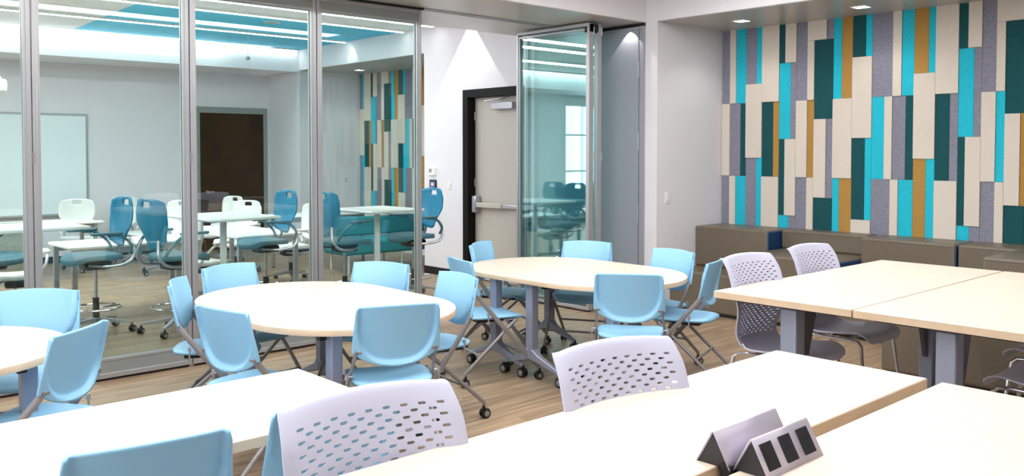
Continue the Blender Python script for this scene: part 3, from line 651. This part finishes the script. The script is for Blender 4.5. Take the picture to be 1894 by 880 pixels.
CH = [  # back-top middle (x, y), facing angle, label
 ((1.372, 5.43), -125, 'light blue chair facing the camera at the left-edge table'),
 ((1.222, 4.05), 132, 'light blue chair seen from behind between the left-edge table and the glass'),
 ((2.006, 5.28), -34, 'light blue chair seen almost edge-on at the left end of the middle-left table'),
 ((1.773, 4.115), 11, 'light blue chair seen from behind at the near left of the middle-left table'),
 ((2.584, 5.766), -79, 'light blue chair facing the camera at the far left of the middle-left table'),
 ((3.48, 5.13), -150, 'light blue chair facing the camera in front of the end post of the glass'),
 ((3.536, 4.30), 175, 'light blue chair facing left at the right end of the middle-left table'),
 ((2.519, 3.573), 68, 'light blue chair seen squarely from behind at the middle-left table'),
 ((4.786, 5.72), -65, 'light blue chair in front of the black door frame at the far rounded table'),
 ((3.90, 4.91), -16, 'light blue chair, only a corner of its back showing before the white wall'),
 ((5.589, 5.13), -150, 'light blue chair facing the camera in front of the folded glass panel'),
 ((5.635, 4.21), 176, 'light blue chair beside the alcove wall at the right end of the far table'),
 ((4.208, 3.527), 37, 'light blue chair seen squarely from behind at the far rounded table'),
 ((5.25, 3.53), 110, 'light blue chair seen side-on in front of the taupe seating'),
 ((.84, 2.295), 82, 'light blue chair back at the bottom edge, drawn up to the lower table'),
 ((1.41, 2.29), 85, 'light blue chair mostly hidden behind the foreground perforated stool')]
first = None
for (bx, by), f, lab in CH:
    a = radians(f); loc = (bx + .33 * cos(a), by + .33 * sin(a), 0); rz = a - pi / 2
    if first is None: first = blue_chair(lab); first.location = loc; first.rotation_euler = (0, 0, rz)
    else: dup(first, loc, rz, lab)

# ------------------------------------------------------------------ perforated grey stool chair
def grey_stool(label):
    t = thing('perforated_stool', label, 'chair', (0, 0, 0), 0, 'pale grey perforated stools')
    prof = spline([(.235, .548), (.225, .580), (.17, .592), (.04, .576), (-.10, .566), (-.185, .585), (-.226, .635), (-.224, .69), (-.198, .775), (-.196, .83), (-.218, .905), (-.248, 1.0), (-.272, 1.056), (-.288, 1.072), (-.310, 1.067)], 260)
    # arc length
    L = [0]
    for i in range(1, len(prof)): L.append(L[-1] + (prof[i] - prof[i - 1]).length)
    def at(s):
        s = clamp(s, 0, L[-1]); lo, hi = 0, len(L) - 1
        while hi - lo > 1:
            m_ = (lo + hi) // 2
            if L[m_] <= s: lo = m_
            else: hi = m_
        k = (s - L[lo]) / max(1e-9, L[hi] - L[lo]); return prof[lo].lerp(prof[hi], k)
    tot = L[-1]
    zfold = next(L[i] for i in range(len(prof)) if prof[i][0] < -.19)      # where the back begins
    def S(u, s):
        p = at(s); y, z = p
        k = s / tot
        if s < zfold:
            q = s / zfold; hw = .195 + .028 * sin(pi * clamp(q * 1.05)) - .008 * sstep(.8, 1, q)
            hw -= .05 * (1 - sqrt(1 - (1 - clamp(s / .05)) ** 2)) if s < .05 else 0
            zz = z + .022 * abs(u) ** 3 * sstep(.0, .25, q); yy = y + .03 * abs(u) ** 2.5 * sstep(.82, 1, q)
        else:
            q = (s - zfold) / (tot - zfold); hw = .187 + .055 * sstep(.05, .6, q) - .012 * sstep(.7, 1, q)
            e = tot - s
            if e < .045: hw -= .040 * (1 - sqrt(max(0, 1 - (1 - e / .045) ** 2)))
            yy = y + .048 * abs(u) ** 2.2 * (1 - .35 * sstep(.75, 1, q)) ; zz = z - .014 * abs(u) ** 2 * sstep(.7, 1, q)
            if abs(u) > .9: yy -= .012 * (abs(u) - .9) / .1
        return (u * hw, yy, zz)
    NC = 20; cw = 2 / NC                                   # half cells across
    verts = []; key = {}; faces = []
    def V(u, s):
        k = (round(u, 5), round(s, 5))
        if k not in key: key[k] = len(verts); verts.append(S(u, s))
        return key[k]
    s0, s1 = zfold + .05, tot - .076
    rows = []
    n1 = 34
    rows += [(zfold + .05) * i / n1 for i in range(n1)]
    NR = 27; rh = (s1 - s0) / NR
    rstart = len(rows)
    rows += [s0 + rh * i for i in range(NR)]
    rend = len(rows)
    rows += [s1 + (tot - s1) * i / 12 for i in range(13)]
    X = [-1 + cw * i for i in range(NC + 1)]
    for r in range(len(rows) - 1):
        a, b = rows[r], rows[r + 1]; perf = rstart <= r < rend
        if not perf:
            for i in range(NC): faces.append((V(X[i], a), V(X[i + 1], a), V(X[i + 1], b), V(X[i], b)))
            continue
        off = (r - rstart) % 2; m_ = (a + b) / 2; h = b - a
        cells = []; i = 0
        lo = 1 + off
        cells = [(lo + 2 * k, lo + 2 * k + 2) for k in range((NC - 1 - lo) // 2)]
        inside = {c for p in cells for c in (p[0], p[0] + 1)}
        for i in range(NC):
            if i in inside: continue
            f = [V(X[i], a), V(X[i + 1], a)]
            if i + 1 in inside: f.append(V(X[i + 1], m_))
            f += [V(X[i + 1], b), V(X[i], b)]
            if i - 1 in inside: f.append(V(X[i], m_))
            faces.append(tuple(f))
        for p, q in cells:
            c = X[p + 1]; ra = .020 / .2; rb = min(.0036, h * .29)
            ra = .0100 / .215
            outer = [V(X[q], m_), V(X[q], b), V(c, b), V(X[p], b), V(X[p], m_), V(X[p], a), V(c, a), V(X[q], a)]
            inn = [V(c + ra, m_), V(c + ra * .72, m_ + rb), V(c, m_ + rb), V(c - ra * .72, m_ + rb), V(c - ra, m_), V(c - ra * .72, m_ - rb), V(c, m_ - rb), V(c + ra * .72, m_ - rb)]
            for k in range(8): faces.append((outer[k], outer[(k + 1) % 8], inn[(k + 1) % 8], inn[k]))
    o = MB(); o.add(verts, faces); sh_ = o.build('shell', 'grey_shell', t, solid=.007, off=0, angle=60)
    es = sh_.modifiers.new('crisp', 'EDGE_SPLIT'); es.split_angle = radians(48)
    for s in (-1, 1):
        for nm, P in (('front_leg', [(s * .235, .25, .012), (s * .19, .19, .535), (s * .18, .165, .556), (s * .178, .12, .558), (s * .178, 0, .556)]),
                      ('rear_leg', [(s * .245, -.30, .012), (s * .195, -.205, .53), (s * .183, -.175, .552), (s * .178, -.13, .556), (s * .178, 0, .556)])):
            l = MB().tube(P, .0105, 10).build(nm, 'chrome', t)
            q = P[0]; MB().lathe([(0, 0), (.014, 0), (.016, .01), (.014, .03), (0, .03)], 12, (q[0], q[1], 0)).build('glide', 'black', l)
    o = MB(); o.tube([(-.178, .08, .553), (.178, .08, .553)], .009, 8).tube([(-.178, -.10, .553), (.178, -.10, .553)], .009, 8); o.build('seat_rail', 'chrome', t)
    zf = .20; k = .36
    o = MB(); o.tube([(-.219, .23, zf), (.219, .23, zf)], .009, 8); o.tube([(-.219, .23, zf), (-.227, -.264, zf)], .008, 8); o.tube([(.219, .23, zf), (.227, -.264, zf)], .008, 8); o.build('footrest', 'chrome', t)
    return t
GS = [((1.165, 1.825), -95, 'pale grey perforated stool nearest the camera, at the bottom of the photo'),
      ((2.02, 1.78), -99, 'pale grey perforated stool across the foreground table from the power unit'),
      ((4.30, 2.775), -92, 'pale grey perforated stool at the left corner of the tall table, its whole back showing'),
      ((5.03, 2.80), -92, 'pale grey perforated stool in front of the taupe blocks behind the tall table'),
      ((4.57, .99), 90, 'grey stool pushed under the tall table at the right edge, nearer the camera'),
      ((5.25, 1.13), 90, 'grey stool pushed under the tall table at the right edge, further from the camera')]
first = None
for (bx, by), f, lab in GS:
    a = radians(f); loc = (bx + .295 * cos(a), by + .295 * sin(a), 0); rz = a - pi / 2
    if first is None: first = grey_stool(lab); first.location = loc; first.rotation_euler = (0, 0, rz)
    else: dup(first, loc, rz, lab)

# ------------------------------------------------------------------ other room: wheeled chairs
def task_chair(label, zs, back_m, seat_m, arm_m, tall, group, frame='steel'):
    t = thing('drafting_stool' if tall else 'task_chair', label, 'chair', (0, 0, 0), 0, group)
    hb = .46
    def surf(u_, v):
        u = -1 + 2 * u_; z = zs + .07 + hb * v
        hw = (.15 + .085 * sstep(0, .55, v)) * (1 - .12 * sstep(.8, 1, v))
        zt = z - .035 * abs(u) ** 4 * v
        zz = zt + (.06 * abs(u) ** 2.0 * (1 - v))          # arched lower edge
        y = -.235 + .035 * sin(pi * v) * -1 - .06 * v * v + .05 * u * u
        return (u * hw, y, zz)
    o = MB(); nu, nv = 16, 18
    vs = [surf(i / nu, j / nv) for j in range(nv + 1) for i in range(nu + 1)]
    fs = [(j * (nu + 1) + i, j * (nu + 1) + i + 1, (j + 1) * (nu + 1) + i + 1, (j + 1) * (nu + 1) + i) for j in range(nv) for i in range(nu) if not (j in (nv - 3, nv - 2) and i in (6, 7, 8, 9))]
    o.add(vs, fs); o.build('backrest', back_m, t, solid=.012, off=0, angle=60)
    def seat(i, j):
        a = 2 * pi * i; n = 3.; ca, sa = cos(a), sin(a); q = (abs(ca) ** n + abs(sa) ** n) ** (-1 / n)
        x, y = ca * q * j, sa * q * j
        return (x * .245, .03 + y * .235, zs - .012 * (1 - x * x) - .035 * sstep(.5, 1, y))
    MB().grid(seat, 36, 8).build('seat', seat_m, t, solid=.045, off=0, angle=60)
    o = MB()
    for s in (-1, 1):
        o.tube(spline([(s * .10, .10, zs - .07), (s * .17, -.05, zs - .085), (s * .19, -.22, zs - .06), (s * .17, -.285, zs + .03), (s * .13, -.26, zs + .16)], 14), .014, 8)
    o.build('back_support', frame, t)
    for s in (-1, 1):
        o = MB(); o.tube(spline([(s * .19, -.23, zs + .02), (s * .25, -.22, zs + .10), (s * .275, -.12, zs + .19), (s * .275, .0, zs + .205)], 12), .014, 8)
        ar = o.build('arm', arm_m, t)
        o = MB(); o.box(s * .275 - .032, s * .275 + .032, -.13, .14, zs + .205, zs + .23); o.build('arm_pad', arm_m, ar, bevel=.012, seg=3)
    MB().box(-.09, .09, -.12, .12, zs - .12, zs - .045).build('mechanism', 'dark_metal', t, bevel=.02)
    o = MB(); o.cyl((0, 0, .11), (0, 0, zs - .11), .016, n=12); o.build('column', frame, t)
    MB().cyl((0, 0, .10), (0, 0, .32 if tall else .24), .028, n=14).build('column_sleeve', 'black', t)
    o = MB(); cs = []
    for k in range(5):
        a = radians(18 + 72 * k); d = Vector((cos(a), sin(a), 0))
        o.bar([Vector((0, 0, .115)) + d * .02, Vector((0, 0, .112)) + d * .1, Vector((0, 0, .085)) + d * .31], .016, .02, up=(0, 0, 1), scale=[1.3, 1, .6]); cs.append(d * .31)
    o.cyl((0, 0, .085), (0, 0, .14), .04, n=14)
    b = o.build('wheel_base', frame if not tall else 'steel', t)
    for d in cs: caster(b, d.x, d.y, .028, ang=random.random() * 3)
    if tall:
        o = MB(); o.tube([(.215 * cos(2 * pi * i / 28), .215 * sin(2 * pi * i / 28), .23) for i in range(28)], .009, 8, closed=True)
        for k in range(3):
            a = radians(30 + 120 * k); o.cyl((.03 * cos(a), .03 * sin(a), .225), (.215 * cos(a), .215 * sin(a), .23), .008, n=8)
        o.build('foot_ring', 'chrome', t)
    return t
random.seed(4)
TS = [((2.56, 8.42), 185, 'teal drafting stool facing left behind the second glass panel'),
      ((3.12, 7.96), 12, 'teal drafting stool seen from behind at the glass post beside the brown door'),
      ((4.33, 8.62), 182, 'teal drafting stool facing left in front of the white corner of the other room'),
      ((4.98, 8.10), 6, 'teal drafting stool facing right behind the last glass panel'),
      ((5.86, 8.07), 178, 'teal drafting stool half outside the glass, beside the white wall'),
      ((1.84, 9.02), -60, 'teal drafting stool cut off by the left edge of the photo')]
first = None
for (x, y), f, lab in TS:
    rz = radians(f) - pi / 2
    if first is None: first = task_chair(lab, .70, 'teal', 'teal_seat', 'teal_seat', True, 'teal drafting stools'); first.location = (x, y, 0); first.rotation_euler = (0, 0, rz)
    else: dup(first, (x, y, 0), rz, lab)
WS = [((2.16, 9.55), 80, 'cream mesh chair behind the left glass post, closest to the glass'),
      ((4.62, 13.3), -70, 'white chair under the back wall, left of the brown door'),
      ((4.51, 11.9), -160, 'white chair half hidden by the teal stool beside the brown door'),
      ((3.75, 13.0), -100, 'white chair below the right edge of the whiteboard'),
      ((5.55, 12.5), -165, 'white chair top showing against the brown door'),
      ((5.42, 10.1), 172, 'white chair facing left beside the white corner wall'),
      ((5.20, 11.2), -150, 'white chair behind the upright teal stool before the brown door'),
      ((3.96, 9.3), 20, 'white mesh chair low down behind the teal stool and the tall white table')]
first = None; WHITE = {}
for (x, y), f, lab in WS:
    rz = radians(f) - pi / 2
    if first is None: first = task_chair(lab, .45, 'cream_mesh', 'cream_mesh', 'white_plastic', False, 'white wheeled chairs'); first.location = (x, y, 0); first.rotation_euler = (0, 0, rz)
    else:
        d = dup(first, (x, y, 0), rz, lab)
        if not lab.startswith('cream'):
            for ch in d.children:
                kind = ch.name.split('.')[0]
                if kind in ('backrest', 'seat'):
                    if kind not in WHITE:
                        WHITE[kind] = ch.data.copy(); WHITE[kind].materials[0] = M['white_plastic']
                    ch.data = WHITE[kind]
# ------------------------------------------------------------------ other room: tables and bench
def pedestal(label, x, y, sx, sy, H, rz=0, tall=True):
    t = thing('bar_table' if tall else 'white_table', label, 'table', (x, y, 0), rz, 'tall white pedestal tables' if tall else 'white work tables')
    MB().box(-sx / 2, sx / 2, -sy / 2, sy / 2, H - .03, H).build('tabletop', 'white_top', t, bevel=.012)
    if tall:
        MB().cyl((0, 0, .03), (0, 0, H - .05), .033, n=16).build('column', 'white_plastic', t)
        o = MB(); o.box(-.22, .22, -.03, .03, H - .05, H - .031); o.box(-.03, .03, -.22, .22, H - .05, H - .031); o.build('top_spider', 'alu_band', t)
        MB().lathe([(0, 0), (.28, 0), (.28, .008), (.06, .03), (0, .03)], 28).build('base_plate', 'white_plastic', t)
    else:
        for a in (-1, 1):
            for b in (-1, 1):
                l = MB().box(a * (sx / 2 - .06) - .022, a * (sx / 2 - .06) + .022, b * (sy / 2 - .06) - .022, b * (sy / 2 - .06) + .022, .012, H - .03).build('leg', 'alu', t)
                MB().cyl((a * (sx / 2 - .06), b * (sy / 2 - .06), 0), (a * (sx / 2 - .06), b * (sy / 2 - .06), .012), .02, n=10).build('glide', 'black', l)
        o = MB(); o.box(-sx / 2 + .08, sx / 2 - .08, -sy / 2 + .05, -sy / 2 + .07, H - .09, H - .03); o.box(-sx / 2 + .08, sx / 2 - .08, sy / 2 - .07, sy / 2 - .05, H - .09, H - .03); o.build('apron', 'alu', t)
pedestal('tall white table between the two teal stools at the last glass panel', 5.42, 8.14, .72, .78, 1.02, .05)
pedestal('tall white table between the teal stools in front of the brown door', 3.72, 8.30, .74, .95, 1.02, .06)
pedestal('tall white table at the left edge of the photo', 1.98, 8.22, .74, .74, 1.02, .05)
pedestal('low white table behind the teal stool, left of the brown door', 3.12, 9.28, 1.28, .72, .74, 0, False)
pedestal('low white table in front of the brown door', 4.47, 9.65, .80, 1.6, .74, .05, False)
pedestal('low white table below the whiteboard', 3.1, 12.4, 1.3, .7, .74, 0, False)
pedestal('low white table behind the teal upholstered bench', 6.45, 11.2, 1.3, .6, .76, 0, False)
t = thing('upholstered_bench', 'teal upholstered bench on thin white legs behind the last glass panel', 'bench', (7.2, 10.42, 0), -.04)
MB().box(-.95, .95, -.30, .30, .24, .44).build('cushion', 'bench_teal', t, bevel=.04, seg=3)
MB().box(-.95, .95, .20, .32, .45, .72).build('backrest', 'bench_teal', t, bevel=.03, seg=3)
for x in (-.85, 0, .85):
    for y in (-.24, .24): MB().cyl((x, y, 0), (x, y, .24), .015, n=10).build('leg', 'white_plastic', t)
